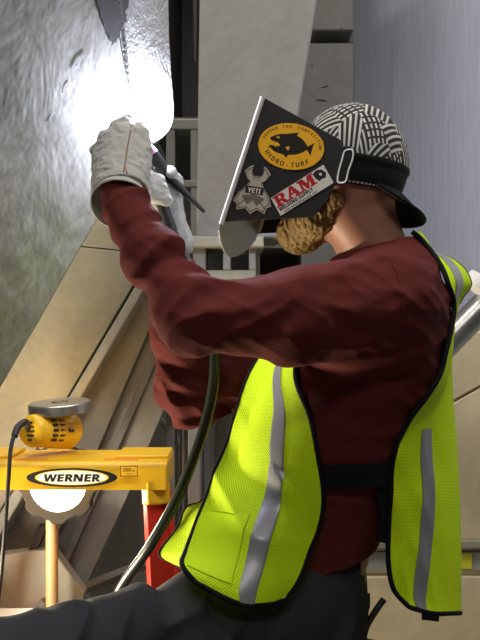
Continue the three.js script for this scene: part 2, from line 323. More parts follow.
// ---------------------------------------------------------------- cream housing at the right
{
  const t = thing('machine_housing', 'cream painted machine housing with seams behind the back of the vest', 'machine'), d = 2.1;
  part('carcass', pslab([[322, 332], [540, 332], [540, 800], [322, 800]], d + 0.012, 0.22, 0.004), M.cream, t);
  part('upper_panel', pslab([[322, 332], [540, 332], [540, 249 + 4], [540, 352], [322, 474]].filter((q, i) => i !== 2), d, 0.012, 0.003), M.cream, t);
  part('lower_panel', pslab([[322, 477], [540, 355], [540, 540], [322, 540]], d, 0.012, 0.003), M.cream, t);
  part('ledge', pslab([[322, 541], [540, 541], [540, 549], [322, 549]], d - 0.014, 0.02, 0.003), M.beige, t);
  part('tape_backing', pslab([[322, 552], [540, 552], [540, 571], [322, 571]], d + 0.004, 0.012, 0.002), M.beamLight, t);
  for (let k = 0; k < 3; k++) part('reflective_tape', pslab([[438 + k * 60, 554], [472 + k * 60, 554], [472 + k * 60, 569], [438 + k * 60, 569]], d + 0.002, 0.002, 0.0005), M.tape, t, 'yellow reflective tape');
  part('kick_panel', pslab([[322, 577], [540, 577], [540, 798], [322, 798]], d - 0.004, 0.014, 0.003), M.cream, t);
}
{
  const t = thing('metal_tube', 'polished metal tube sloping up beside the back of the vest', 'tube');
  part('tube', rod(P(425, 366, 1.92), P(520, 268, 1.92), 0.03, 0.03, 32), M.steel, t);
  part('end_clamp', rod(P(476, 290, 1.885), P(484, 281, 1.885), 0.036, 0.036, 32), M.white, t);
  part('bracket', bar(P(505, 284, 1.94), P(505, 340, 1.97), 0.03, 0.03), M.steel, t);
}

// ---------------------------------------------------------------- the plate being welded
const plateP0 = P(160, 110, 1.6), plateN = V(0.62, -0.3, 0.72).normalize();
{
  const t = thing('metal_plate', 'large wrinkled shiny metal sheet hanging above the gloved hand', 'sheet');
  const q = (x, y) => onPlane(x, y, plateP0, plateN);
  const e = plateN.clone();
  const wr = p => 0.005 * N3(p.x * 5, p.y * 4, p.z * 5) + 0.0015 * N3(p.x * 20 + p.y * 14, p.y * 6, p.z * 14) + 0.0003 * N3(p.x * 60, p.y * 40, p.z * 60);
  const adj = p => p.addScaledVector(e, wr(p));
  // left sheet: rows from top to bottom
  const rowsL = [[-330, -330, -380], [98, -150, -170], [112, 0, -150], [124, 78, -120], [130, 118, -105], [118, 178, -92], [96, 221, -90], [46, 307, -90], [0, 385, -90], [-84, 520, -90]];
  const L = [
    [q(-230, -170), q(-80, -170), q(92, -170)], [q(-230, -80), q(-80, -80), q(102, -80)], [q(-230, 0), q(-80, 0), q(111, 0)], [q(-230, 60), q(-80, 60), q(121, 60)],
    [q(-230, 118), q(-80, 118), q(130, 118)], [q(-230, 170), q(-80, 170), q(124, 172)], [q(-230, 225), q(-80, 225), q(93, 225)], [q(-230, 300), q(-80, 300), q(50, 299)], [q(-230, 390), q(-110, 390), q(-3, 390)], [q(-230, 430), q(-120, 430), q(-27, 430)]];
  const atL = sheetAt(L, adj);
  const uvPlate = g => { const pos = g.attributes.position, uv = g.attributes.uv; for (let i = 0; i < pos.count; i++) uv.setXY(i, pos.getX(i) - pos.getZ(i) * 0.8, pos.getY(i)); return g; };
  part('main_sheet', uvPlate(sheet(atL, 110, 130, 0.005)), M.alu, t);
  const R = [[q(94, -170), q(128, -170), P(166, -170, 1.55)], [q(113, 0), q(138, 0), P(166, 0, 1.57)], [q(122, 60), q(146, 60), P(168, 60, 1.585)], [q(131, 118), q(150, 119), P(171, 121, 1.615)], [q(126, 160), q(132, 153), P(150, 143, 1.615)]];
  const atR = sheetAt(R, adj);
  part('edge_sheet', uvPlate(sheet(atR, 40, 80, 0.005)), M.film, t);
  // weld bead between the two
  const bead = []; for (let y = -160; y < 108; y += 3) { const p = q(104 + (y + 60) * 0.125 + 5.5 + Math.sin(y * 0.9) * 0.5, y); bead.push(adj(p).addScaledVector(e, 0.005)); }
  part('weld_bead', tube(bead, 0.0035, 180, 8), M.steel, t, 'rough weld bead');
  // dark primer patch with a ragged outline
  const o = []; const lobes = [[-19, -40], [-20, -10], [-17, 8], [-13, 22], [-7, 34], [-3, 43], [2, 40], [8, 30], [10, 22], [15, 20], [13, 12], [18, 6], [17, -8], [20, -40]];
  for (let i = 0; i < lobes.length; i++) { const a = lobes[i], b = lobes[(i + 1) % lobes.length]; for (let k = 0; k < 4; k++) o.push([a[0] + (b[0] - a[0]) * k / 4 + (rnd() - 0.5) * 2.4, a[1] + (b[1] - a[1]) * k / 4 + (rnd() - 0.5) * 2.4]); }
  part('primer_patch', sticker(o, 113, 0, 0, 30, 45, plateP0.clone().addScaledVector(e, 0.0085), plateN, 0.001), mat(lin(0.06, 0.06, 0.062), 0.6, { bumpMap: grain4, bumpScale: 0.001 }), t, 'ragged dark grey coating');
  for (const [x, y, l] of [[78, 62, 18], [66, 86, 14], [54, 110, 22], [84, 56, 8]]) {
    const s = []; for (let i = 0; i < 10; i++) { const a = i / 10 * 6.2832; s.push([Math.cos(a) * l / 2 * (0.8 + 0.4 * rnd()), Math.sin(a) * 1.6 * (0.5 + rnd())]); }
    part('scuff', sticker(s, x, y, -1.05, l, 2, plateP0.clone().addScaledVector(e, 0.007), plateN, 0.0006), M.greyPaint, t);
  }
  for (const x of [-180, 60]) { const b = q(x, -166); part('sling', rod(b, V(b.x, 3.0, b.z), 0.006), M.steel, t); }
  // the arc itself
  const arcAt = P(151, 119, 1.545);
  part('arc', new THREE.SphereGeometry(0.005, 16, 12).translate(arcAt.x, arcAt.y, arcAt.z), mat(0xffffff, 0.5, { emissive: new THREE.Color(LIGHT.arc[0]), emissiveIntensity: 60 }), t, 'glaring welding arc');
  const l = new THREE.PointLight(LIGHT.arc[0], LIGHT.arc[1], 0, 2); l.position.copy(arcAt); l.shadow.radius = 0.5; t.add(l);
}

// ---------------------------------------------------------------- step ladder
const ladderD = 1.9, LX = px => (px - 240) / F * ladderD, LY = py => CAM_Y - (py - 320) / F * ladderD;
{
  const t = thing('step_ladder', 'yellow and red step ladder with printed oval badge', 'ladder');
  const cx = LX(58), W = LX(167) - LX(-51), topY = LY(463), botY = LY(490), D = 0.2;
  // moulded top: side profile extruded across
  const s = new THREE.Shape(); const h = topY - botY;
  s.moveTo(0, 0); s.lineTo(-0.006, h * 0.75); s.quadraticCurveTo(-0.008, h, -0.02, h); s.lineTo(-D + 0.01, h); s.quadraticCurveTo(-D, h, -D, h - 0.01); s.lineTo(-D, 0); s.lineTo(0, 0);
  const g = new THREE.ExtrudeGeometry(s, { depth: W - 0.008, bevelEnabled: true, bevelThickness: 0.004, bevelSize: 0.004, bevelOffset: -0.004, bevelSegments: 2 });
  g.rotateY(-Math.PI / 2); g.translate(cx + W / 2 - 0.004, botY, -ladderD); // profile x -> z
  part('top_cap', g, M.yellow, t);
  for (const sx of [-1, 1]) {
    part('raised_pad', box(0.118, 0.008, 0.13, cx + sx * (W / 2 - 0.061), topY + 0.003, -ladderD - 0.125, 0.003), M.yellow, t);
    part('tool_slot', box(0.075, 0.003, 0.016, cx + 0.03 + sx * 0.1, topY + 0.0005, -ladderD - 0.045, 0.001), M.orange, t, 'orange tool slot');
    const x = cx + sx * (W / 2 - 0.027);
    const ft = V(x, botY - 0.0, -ladderD - 0.03), fb = V(x + sx * 0.06, 0.02, -ladderD + 0.17), rt = V(x, botY, -ladderD - 0.17), rb = V(x + sx * 0.06, 0.02, -ladderD - 0.42);
    part('rail_bracket', bar(ft.clone().add(V(0, 0.012, 0.004)), ft.clone().lerp(fb, 0.045).add(V(0, 0, 0.004)), 0.056, 0.03), M.yellow, t);
    const rail = part('front_rail', mergeGeometries([bar(ft, fb, 0.05, 0.006), bar(ft.clone().add(V(-0.022, 0, -0.014)), fb.clone().add(V(-0.022, 0, -0.014)), 0.006, 0.03), bar(ft.clone().add(V(0.022, 0, -0.014)), fb.clone().add(V(0.022, 0, -0.014)), 0.006, 0.03)]), M.red, t, 'red fibreglass channel rail');
    part('foot', box(0.06, 0.03, 0.04, fb.x, 0.015, fb.z, 0.005), M.rubber, t);
    part('rear_rail', bar(rt, rb, 0.035, 0.02), M.red, t, 'red fibreglass rear rail');
    part('foot', box(0.05, 0.03, 0.035, rb.x, 0.015, rb.z, 0.005), M.rubber, t);
  }
  for (const k of [0.36, 0.7]) { const y = botY * (1 - k), z = -ladderD - 0.03 + 0.2 * k, w = W - 0.08 + 0.12 * k; part('step', box(w, 0.025, 0.085, cx, y, z - 0.045, 0.004), M.steel, t, 'grey metal step'); }
  part('rear_brace', box(W + 0.02, 0.025, 0.012, cx, botY * 0.4, -ladderD - 0.32, 0.003), M.steel, t);
  // printed badge
  const badge = canvasTex(720, 180, (c, w, hh) => {
    c.fillStyle = '#111'; c.fillRect(0, 0, w, hh); c.fillStyle = '#f2d21c'; c.beginPath(); c.ellipse(w / 2, hh / 2, w * 0.405, hh * 0.4, 0, 0, 6.2832); c.fill();
    c.fillStyle = '#f8f4e4'; c.beginPath(); c.ellipse(w / 2, hh / 2, w * 0.385, hh * 0.37, 0, 0, 6.2832); c.fill();
    c.fillStyle = '#15130c'; c.font = 'bold 92px sans-serif'; c.textAlign = 'center'; c.textBaseline = 'middle'; c.save(); c.translate(w / 2, hh / 2 + 4); c.transform(1.18, 0, -0.14, 1, 0, 0); c.lineWidth = 5; c.strokeStyle = '#15130c'; c.fillText('WERNER', 0, 0); c.strokeText('WERNER', 0, 0); c.restore();
  });
  const ell = []; for (let i = 0; i < 48; i++) { const a = i / 48 * 6.2832; ell.push([Math.cos(a) * 45.5, Math.sin(a) * 9.5]); }
  const fp = V(cx, botY, -ladderD + 0.0045), fn = V(0, 0, 1);
  part('badge', sticker(ell, 72, 477.5, 0, 45.5, 9.5, fp, fn), mat(0xffffff, 0.45, { map: badge }), t, 'black and white oval printed WERNER');
  const duty = canvasTex(200, 120, (c, w, hh) => { c.fillStyle = '#e9b21a'; c.fillRect(0, 0, w, hh); c.strokeStyle = '#1c1708'; c.lineWidth = 8; c.strokeRect(6, 6, w - 12, hh - 12); c.fillStyle = '#1c1708'; c.textAlign = 'center'; c.font = 'bold 58px sans-serif'; c.fillText('300', w / 2 - 22, 66); c.font = 'bold 32px sans-serif'; c.fillText('lb', w / 2 + 54, 66); c.font = '24px sans-serif'; c.fillText('136 kg', w / 2, 98); });
  part('rating_label', sticker([[-9, -5.5], [9, -5.5], [9, 5.5], [-9, 5.5]], 129, 471, 0, 9, 5.5, fp, fn), mat(0xffffff, 0.5, { map: duty }), t, 'small yellow load rating label');
}

// ---------------------------------------------------------------- angle grinder on the ladder
{
  const t = thing('angle_grinder', 'yellow corded angle grinder lying on the ladder top', 'power tool');
  const g0 = P(28, 431, 1.955), g1 = P(64, 430, 2.05), ax = g1.clone().sub(g0).normalize();
  const orient = (geo, at) => { geo.applyQuaternion(new THREE.Quaternion().setFromUnitVectors(V(0, 1, 0), ax)); geo.translate(at.x, at.y, at.z); return geo; };
  const prof = [[0, 0], [0.02, 0.001], [0.03, 0.005], [0.0335, 0.014], [0.034, 0.03], [0.0345, 0.05], [0.037, 0.07], [0.039, 0.1], [0.04, 0.125], [0.035, 0.136], [0, 0.138]].map(([r, y]) => new THREE.Vector2(r * 1.1, y));
  part('motor_body', orient(new THREE.LatheGeometry(prof, 36), g0), M.toolYellow, t);
  const side = V(0, 1, 0).cross(ax).normalize().negate(), up = ax.clone().cross(side).normalize();
  const pt = (a, b, c) => g0.clone().addScaledVector(ax, a).addScaledVector(side, b).addScaledVector(up, c);
  // vents on the back end and along the side
  const back = ax.clone().negate();
  const toCam = camera.position.clone().sub(g0).normalize();
  const around = toCam.clone().addScaledVector(ax, -toCam.dot(ax)).normalize(), upA = ax.clone().cross(around).normalize(); if (upA.y < 0) upA.negate();
  const vent = (a, phi, len) => { const n = around.clone().multiplyScalar(Math.cos(phi)).addScaledVector(upA, Math.sin(phi)); const c = g0.clone().addScaledVector(ax, a).addScaledVector(n, 0.0385); return bar(c.clone().addScaledVector(ax, -len / 2), c.clone().addScaledVector(ax, len / 2), 0.006, 0.005, 0.001); };
  for (let i = 0; i < 5; i++) part('vent', (() => { const y = -0.02 + i * 0.0095, w = Math.sqrt(0.024 ** 2 - y * y) * 0.8, c = g0.clone().addScaledVector(upA, y).addScaledVector(ax, 0.0015); return bar(c.clone().addScaledVector(around, -w * 0.2), c.clone().addScaledVector(around, w), 0.0045, 0.004, 0.001); })(), M.black, t);
  for (const a of [0.048, 0.07]) for (let i = 0; i < 5; i++) part('vent', vent(a, -0.6 + i * 0.3, 0.015), M.black, t);
  part('switch', (() => { const c = g0.clone().addScaledVector(ax, 0.092).addScaledVector(around, 0.0425); return bar(c.clone().addScaledVector(ax, -0.008), c.clone().addScaledVector(ax, 0.008), 0.012, 0.006, 0.002); })(), M.black, t, 'black slide switch');
  // gear head, guard and wheel above
  const head = g1.clone().addScaledVector(ax, 0.012);
  part('gear_head', rod(head.clone().add(V(0, -0.03, 0)), head.clone().add(V(0, 0.036, 0)), 0.024, 0.022, 28), M.rubber, t, 'dark gear head');
  const hub = P(60, 407, 2.03);
  part('guard', (() => { const gg = new THREE.LatheGeometry([[0.02, 0.012], [0.068, 0.012], [0.072, 0.009], [0.072, -0.011], [0.0705, -0.011], [0.07, 0.006], [0.02, 0.009], [0.02, 0.012]].map(([r, y]) => new THREE.Vector2(r, y)), 56); gg.rotateX(0.06); gg.rotateZ(0.05); gg.translate(hub.x, hub.y, hub.z); return gg; })(), M.steel, t, 'shiny metal wheel guard');
  part('cutting_disc', new THREE.CylinderGeometry(0.062, 0.062, 0.004, 44).rotateZ(0.05).translate(hub.x, hub.y + 0.001, hub.z), mat(lin(0.2, 0.19, 0.17), 0.7), t);
  part('spindle', rod(V(hub.x, hub.y - 0.02, hub.z), V(hub.x, hub.y + 0.012, hub.z), 0.014), M.steel, t);
  // cord
  const c0 = g0.clone().addScaledVector(upA, 0.008);
  part('strain_relief', tube([c0, P(25, 422, 1.92), P(18, 427, 1.9), P(14.5, 436, 1.885)], 0.0075, 24, 12), M.rubber, t);
  part('cord', tube([P(14.5, 434, 1.886), P(11, 447, 1.872), P(8.5, 480, 1.85), P(5, 530, 1.84), P(1, 575, 1.84), P(-6, 640, 1.84), P(-14, 780, 1.86), P(-30, 872, 1.86)], 0.0045, 80, 10), M.rubber, t, 'black power cord');
}

// ---------------------------------------------------------------- work light behind the ladder
{
  const t = thing('work_light', 'round lit work light on a pole behind the ladder top', 'work light');
  const c = P(58.5, 483, 2.17), s = 2.17 / F * 1.06;
  const lens = mat(0xffffff, 0.5, { emissive: new THREE.Color(0xfff4dc), emissiveIntensity: 9 });
  const g = new THREE.SphereGeometry(30 * s, 32, 16, 0, 6.2832, 0, Math.PI / 2); g.scale(1, 0.25, 1); g.rotateX(Math.PI / 2); g.translate(c.x, c.y, c.z);
  part('lens', g, lens, t, 'glowing white lens');
  const bz = new THREE.Shape(), hole = new THREE.Path(), n = 96; for (let i = 0; i < n; i++) { const a = i / n * 6.2832, r = (35.5 + 1.6 * Math.sign(Math.cos(a * 8)) * Math.min(1, Math.abs(Math.cos(a * 8)) * 3)) * s; i ? bz.lineTo(Math.cos(a) * r, Math.sin(a) * r) : bz.moveTo(Math.cos(a) * r, Math.sin(a) * r); }
  hole.absarc(0, 0, 29.5 * s, 0, 6.2832); bz.holes.push(hole);
  part('bezel', new THREE.ExtrudeGeometry(bz, { depth: 0.03, bevelEnabled: true, bevelThickness: 0.004, bevelSize: 0.004, bevelSegments: 2 }).translate(c.x, c.y, c.z - 0.025), M.rubber, t, 'dark scalloped bezel');
  part('back_shell', new THREE.CylinderGeometry(32 * s, 22 * s, 0.05, 36).rotateX(Math.PI / 2).translate(c.x, c.y, c.z - 0.045), M.rubber, t);
  const pb = P(52, 519, 2.21); part('pole', rod(pb, V(pb.x, 0.02, pb.z), 0.0155, 0.0155, 20), mat(lin(0.6, 0.47, 0.27), 0.45), t, 'tan pole');
  part('base', new THREE.CylinderGeometry(0.13, 0.15, 0.03, 32).translate(pb.x, 0.015, pb.z), M.rubber, t);
  const l = new THREE.RectAreaLight(LIGHT.work[0], LIGHT.work[1], 0.12, 0.12); l.position.set(c.x, c.y, c.z + 0.024); l.lookAt(c.x, c.y, 5); t.add(l);
}
// second work light, left of the welder and out of the picture
{
  const t = thing('work_light', 'square work light on a tripod left of the welder', 'work light');
  const c = V(-0.85, 0.42, -1.75), aim = V(0, 1.1, -1.35);
  const g = new THREE.Group(); g.name = 'lamp_head'; t.add(g); g.position.copy(c); g.lookAt(aim);
  part('head_shell', box(0.3, 0.24, 0.08, 0, 0, -0.045, 0.012), M.rubber, g);
  part('lens', box(0.26, 0.2, 0.006, 0, 0, 0), mat(0xffffff, 0.5, { emissive: new THREE.Color(0xfff0cc), emissiveIntensity: 5 }), g);
  const l = new THREE.RectAreaLight(LIGHT.site[0], LIGHT.site[1], 0.26, 0.2); l.position.copy(c).addScaledVector(aim.clone().sub(c).normalize(), 0.012); l.lookAt(aim); t.add(l);
  part('pole', rod(V(c.x - 0.06, 0.16, c.z), V(c.x - 0.06, 0.36, c.z), 0.014), M.yellow, t);
  for (let k = 0; k < 3; k++) { const a = k * 2.094 + 0.4; part('leg', rod(V(c.x - 0.06, 0.2, c.z), V(c.x - 0.06 + Math.cos(a) * 0.2, 0.008, c.z + Math.sin(a) * 0.2), 0.01), M.yellow, t); }
}

// ---------------------------------------------------------------- the welder
const J = {
  neck: P(378, 262, 1.52), shN: P(386, 306, 1.35), elN: P(197, 317, 1.255), wrN: P(121, 196, 1.385),
  shF: P(345, 318, 1.68), elF: P(190, 396, 1.70), wrF: P(172, 252, 1.62),
  hipN: P(285, 610, 1.43), kneeN: P(-30, 682, 1.24), hipF: P(300, 606, 1.62), kneeF: P(80, 690, 1.68),
};
J.ankN = V(J.kneeN.x + 0.03, 0.1, J.kneeN.z + 0.02); J.ankF = V(J.kneeF.x + 0.05, 0.1, J.kneeF.z - 0.02);
const chestN = P(368, 362, 1.46), chestF = P(376, 362, 1.63), midN = P(326, 455, 1.47), midF = P(332, 455, 1.62), waN = P(312, 550, 1.47), waF = P(314, 550, 1.61);
const upN = P(385, 305, 1.46), upF = P(384, 305, 1.63);
const torsoParts = [
  [upN, chestN, 0.083, 0.1], [upF, chestF, 0.083, 0.1], [chestN, midN, 0.1, 0.1], [chestF, midF, 0.1, 0.1], [midN, waN, 0.1, 0.104], [midF, waF, 0.1, 0.104],
  [P(320, 400, 1.54), P(290, 540, 1.53), 0.1, 0.115], [P(395, 296, 1.46), P(390, 340, 1.46), 0.058, 0.06], [P(395, 296, 1.6), P(390, 340, 1.6), 0.058, 0.06], [J.neck, upN, 0.066, 0.085, 0.05], [J.neck, upF, 0.066, 0.085, 0.05],
];
const sleeveN = [[J.shN, P(290, 318, 1.29), 0.082, 0.067], [P(290, 318, 1.29), J.elN, 0.067, 0.053], [J.elN, P(155, 260, 1.31), 0.05, 0.043], [P(155, 260, 1.31), J.wrN, 0.043, 0.036]];
const sleeveF = [[J.shF, J.elF, 0.075, 0.058], [J.elF, P(180, 330, 1.66), 0.056, 0.052], [P(180, 330, 1.66), J.wrF, 0.05, 0.04]];
const torsoBase = chains(torsoParts, 0.08), slN = chains(sleeveN, 0.018), slF = chains(sleeveF, 0.03);
const shirtBase = p => smin(smin(torsoBase(p), slN(p), 0.05), slF(p), 0.04);
const ridge = x => 0.6 - Math.abs(x) * 2.4;
const armDirN = J.elN.clone().sub(J.shN).normalize(), foreDirN = J.wrN.clone().sub(J.elN).normalize();
const dotp = (p, d) => p.x * d.x + p.y * d.y + p.z * d.z;
function shirtFolds(p) {
  const nearE = Math.exp(-p.distanceToSquared(J.elN) / 0.012), nearSh = Math.exp(-p.distanceToSquared(J.shN) / 0.02), nearEF = Math.exp(-p.distanceToSquared(J.elF) / 0.02), nearWr = Math.exp(-p.distanceToSquared(J.wrN) / 0.012);
  const a = dotp(p, foreDirN), b = dotp(p, armDirN);
  let f = 0.0035 * N3(p.x * 9, p.y * 9, p.z * 9);
  f += 0.0045 * ridge(N3(p.x * 6 + p.y * 9, p.y * 15 - p.x * 6, p.z * 5)) + 0.002 * ridge(N3(p.x * 12, p.y * 34 + p.x * 16, p.z * 8));
  f += (0.013 * nearE + 0.008 * nearWr) * ridge(N3(a * 26, b * 7, p.z * 7));
  f += 0.013 * nearEF * ridge(N3(p.x * 16, p.y * 24 + p.x * 10, p.z * 9));
  f += 0.008 * nearSh * ridge(N3(p.x * 10, p.y * 22, p.z * 8));
  return f;
}
const hem = p => (P(320, 574, 1.4).y + (p.x - 0.1) * 0.2) - p.y;
const shirtSDF = p => { let d = shirtBase(p); if (Math.abs(d) < 0.03) d -= shirtFolds(p); return Math.max(d, hem(p), p.x > 0.12 ? p.y - (J.neck.y + 0.028 + (p.x - J.neck.x) * 0.25) : -1); };
const pantsParts = [
  [P(304, 595, 1.47), P(308, 640, 1.47), 0.09, 0.092], [P(306, 595, 1.6), P(312, 640, 1.6), 0.09, 0.092], [P(308, 556, 1.47), P(304, 600, 1.47), 0.092, 0.09], [P(310, 556, 1.6), P(306, 600, 1.6), 0.092, 0.09],
  [J.hipN, J.kneeN, 0.092, 0.075], [J.kneeN, J.ankN, 0.066, 0.055, 0.03], [J.hipF, J.kneeF, 0.09, 0.068], [J.kneeF, J.ankF, 0.066, 0.055, 0.03],
];
const pantsBase = chains(pantsParts, 0.05), thighDir = J.kneeN.clone().sub(J.hipN).normalize();
const pantsSDF = p => {
  let d = pantsBase(p);
  if (Math.abs(d) < 0.03) {
    const h = Math.exp(-p.distanceToSquared(P(190, 590, 1.38)) / 0.02), a = dotp(p, thighDir);
    d -= 0.003 * N3(p.x * 9, p.y * 9, p.z * 9) + (0.006 + 0.01 * h) * ridge(N3(a * 17 + p.y * 12, p.y * 6, p.z * 8));
  }
  return Math.max(d, p.y - P(320, 556, 1.4).y);
};
const person = thing('person', 'person in maroon shirt, yellow vest and hood welding with raised gloved hands', 'person');
{
  // skin: one continuous figure under the clothes
  const skull = P(348, 172, 1.5), fwd = V(-0.93, 0.08, -0.3).normalize(), lft = V(-0.3, 0, 0.95).normalize();
  const hp = (f, u, l) => skull.clone().addScaledVector(fwd, f).addScaledVector(V(0, 1, 0), u).addScaledVector(lft, l);
  const headSDF = p => {
    let d = cone(p, hp(0.02, 0.014, 0), hp(-0.008, 0.006, 0), 0.078, 0.08);
    d = smin(d, cone(p, hp(0.04, -0.05, 0), hp(0.075, -0.1, 0), 0.058, 0.032), 0.05);
    d = smin(d, cone(p, hp(0.075, -0.005, 0.0), hp(0.06, -0.05, 0), 0.03, 0.04), 0.03);
    d = smin(d, cone(p, hp(0.097, -0.01, 0), hp(0.118, -0.045, 0), 0.009, 0.013), 0.012);
    d = smin(d, cone(p, hp(0.09, 0.018, 0.03), hp(0.09, 0.018, -0.03), 0.013, 0.013), 0.015);
    d = smin(d, cone(p, hp(0.102, -0.075, 0.018), hp(0.102, -0.075, -0.018), 0.006, 0.006), 0.006);
    for (const s of [1, -1]) { d = smin(d, cone(p, hp(-0.005, -0.012, 0.077 * s), hp(0.002, -0.052, 0.074 * s), 0.012, 0.008), 0.012); d = Math.max(d, -cone(p, hp(0.105, 0.0, 0.032 * s), hp(0.105, 0.0, 0.033 * s), 0.012, 0.012)); }
    d = smin(d, cone(p, hp(-0.012, -0.05, 0), P(376, 262, 1.515), 0.056, 0.062), 0.035);
    d = smin(d, cone(p, hp(0.0, -0.075, 0.03), P(386, 255, 1.47), 0.028, 0.03), 0.03);
    return d;
  };
  const bodySDF = p => Math.min(Math.min(shirtBase(p), pantsBase(p)) + 0.014, headSDF(p));
  const cut = J.neck.y + 0.005;
  const body = mergeGeometries([mesh(p => Math.max(bodySDF(p), p.y - cut), V(-0.6, 0.06, -1.95), V(0.5, 1.45, -1.05), 0.016), mesh(p => Math.max(headSDF(p), cut - 0.004 - p.y), V(-0.05, cut - 0.03, -1.68), V(0.36, 1.55, -1.36), 0.004)]);
  part('body', body, M.skin, person);
  for (const s of [1, -1]) { const c = hp(0.096, 0.0, 0.032 * s); part('eye', new THREE.SphereGeometry(0.0115, 16, 12).translate(c.x, c.y, c.z), M.white, person); }
  const beardSDF = p => { let d = cone(p, hp(0.045, -0.085, 0.045), hp(0.085, -0.108, 0.012), 0.03, 0.033); d = smin(d, cone(p, hp(0.045, -0.085, -0.045), hp(0.085, -0.108, -0.012), 0.03, 0.033), 0.03); d = smin(d, cone(p, hp(0.005, -0.055, 0.07), hp(0.045, -0.085, 0.05), 0.016, 0.026), 0.02); d = smin(d, cone(p, hp(0.1, -0.062, 0.02), hp(0.1, -0.062, -0.02), 0.008, 0.008), 0.01); return d - 0.0025 * N3(p.x * 90, p.y * 45, p.z * 90) - 0.003 * N3(p.x * 190, p.y * 80, p.z * 190); };
  part('beard', mesh(beardSDF, V(-0.02, 1.22, -1.66), V(0.22, 1.42, -1.36), 0.003), M.beard, person, 'short golden brown beard');

  part('shirt', mesh(shirtSDF, V(-0.27, 0.66, -1.86), V(0.42, 1.46, -1.12), 0.0055), M.shirt, person, 'maroon long sleeved shirt');
  const sm = []; for (const [x, y] of [[386, 250], [393, 264], [399, 280], [402.5, 300], [403, 320], [402, 338]]) sm.push(hit(shirtSDF, x, y, 1.1, 1.7)); part('shoulder_seam', tube(sm, 0.002, 40, 6), M.shirt, person);
  part('trousers', mesh(pantsSDF, V(-0.55, 0.07, -1.88), V(0.36, 0.78, -1.06), 0.0075), M.pants, person, 'dark grey work trousers');
  for (const [a, sgn] of [[J.ankN, 1], [J.ankF, -1]]) {
    const bs = p => { let d = cone(p, V(a.x, 0.12, a.z), V(a.x, 0.05, a.z), 0.06, 0.05); d = smin(d, cone(p, V(a.x - 0.02, 0.045, a.z), V(a.x - 0.17, 0.04, a.z - 0.03), 0.045, 0.042), 0.05); return Math.max(d, -p.y); };
    part('boot', mesh(bs, V(a.x - 0.26, -0.02, a.z - 0.14), V(a.x + 0.1, 0.22, a.z + 0.12), 0.008), M.rubber, person);
  }

  // cap worn backwards
  const capC = P(351, 170, 1.5), capQ = new THREE.Quaternion().setFromEuler(new THREE.Euler(0, 0.3, -0.13, 'YXZ')); // local +x = back
  const capTex = canvasTex(1024, 1024, (c, w) => {   // laid out from the crown's centre outwards
    c.fillStyle = '#141414'; c.fillRect(0, 0, w, w);
    const S = 128;
    for (let j = 0; j < 9; j++) for (let i = 0; i < 9; i++) {
      c.save(); c.translate(i * S + (j % 2) * 44, j * S * 0.92 + S * 0.3); c.rotate([0.25, 1.75, -0.5, 1.2, 0.7][(i * 3 + j * 2) % 5]); c.beginPath(); c.rect(-S * 0.66, -S * 0.46, S * 1.32, S * 0.92); c.fillStyle = '#141414'; c.fill(); c.clip();
      for (let k = -2; k <= 2; k++) { c.fillStyle = k % 2 ? '#a9a9a7' : '#b9b9b6'; c.fillRect(-S * 0.66, k * S * 0.2 - S * 0.045, S * 1.32, S * 0.09); }
      if ((i + j) % 3 === 0) { c.fillStyle = '#141414'; for (let k = 0; k < 5; k++) c.fillRect(-S * 0.5 + k * S * 0.25, -S * 0.5, S * 0.07, S); }
      c.restore();
    }
    c.strokeStyle = '#0b0b0b'; c.lineWidth = 150; c.beginPath(); c.arc(w / 2, w / 2, w / 2 - 66, 0, 6.2832); c.stroke();
    c.strokeStyle = '#d5d5d0'; c.lineWidth = 9; c.setLineDash([24, 15]); c.beginPath(); c.arc(w / 2, w / 2, w / 2 - 14, 0, 6.2832); c.stroke();
  });
  const CT = Math.PI * 0.66, crown = new THREE.SphereGeometry(1, 64, 40, 0, 6.2832, 0, CT);
  { const uv = crown.attributes.uv, pos = crown.attributes.position; for (let i = 0; i < uv.count; i++) { const x = pos.getX(i), y = pos.getY(i), z = pos.getZ(i), th = Math.acos(Math.max(-1, Math.min(1, y))) / CT * 0.5, ph = Math.atan2(z, x); uv.setXY(i, 0.5 + Math.cos(ph) * th, 0.5 + Math.sin(ph) * th); const w = y < 0 ? Math.sqrt(1 - y * y) : 1, kk = y < 0 ? 0.965 / Math.max(0.6, w) * (0.035 + w * 0.965) : 1; pos.setXYZ(i, x * 0.1 * (y < 0 ? kk : 1), y * (y > 0 ? 0.113 : 0.085), z * 0.094 * (y < 0 ? kk : 1)); } crown.computeVertexNormals(); }
  crown.applyQuaternion(capQ); crown.translate(capC.x, capC.y, capC.z);
  const cap = part('cap', crown, mat(0xffffff, 0.85, { map: capTex, bumpMap: weave20, bumpScale: 0.0004 }), person, 'black and white striped welding cap');
  const rows = []; for (let j = 0; j <= 3; j++) { const r = []; for (let i = 0; i <= 8; i++) { const a = (i / 8 - 0.5) * 2.9, k = j / 3, ext = k * 0.046 * Math.pow(Math.max(0, Math.cos(a * 1.07)), 0.55), R = 1; r.push(V(Math.cos(a) * (0.092 + ext), -0.034 - ext * 0.75 - 3 * ext * ext, Math.sin(a) * (0.089 + ext * 0.75)).applyQuaternion(capQ).add(capC)); } rows.push(r); }
  part('cap_brim', sheet(sheetAt(rows), 40, 12, 0.004), M.trim, cap, 'short black brim turned to the back');
  for (let k = 3; k <= 3; k++) part('brim_edge', tube(edgeLine((u, v) => crAt(rows.map(r => crAt(r, u)), v).add(V(0, 0.001, 0)), s => [s, k / 3.05], 24), 0.0035, 48, 8), M.trim, cap);

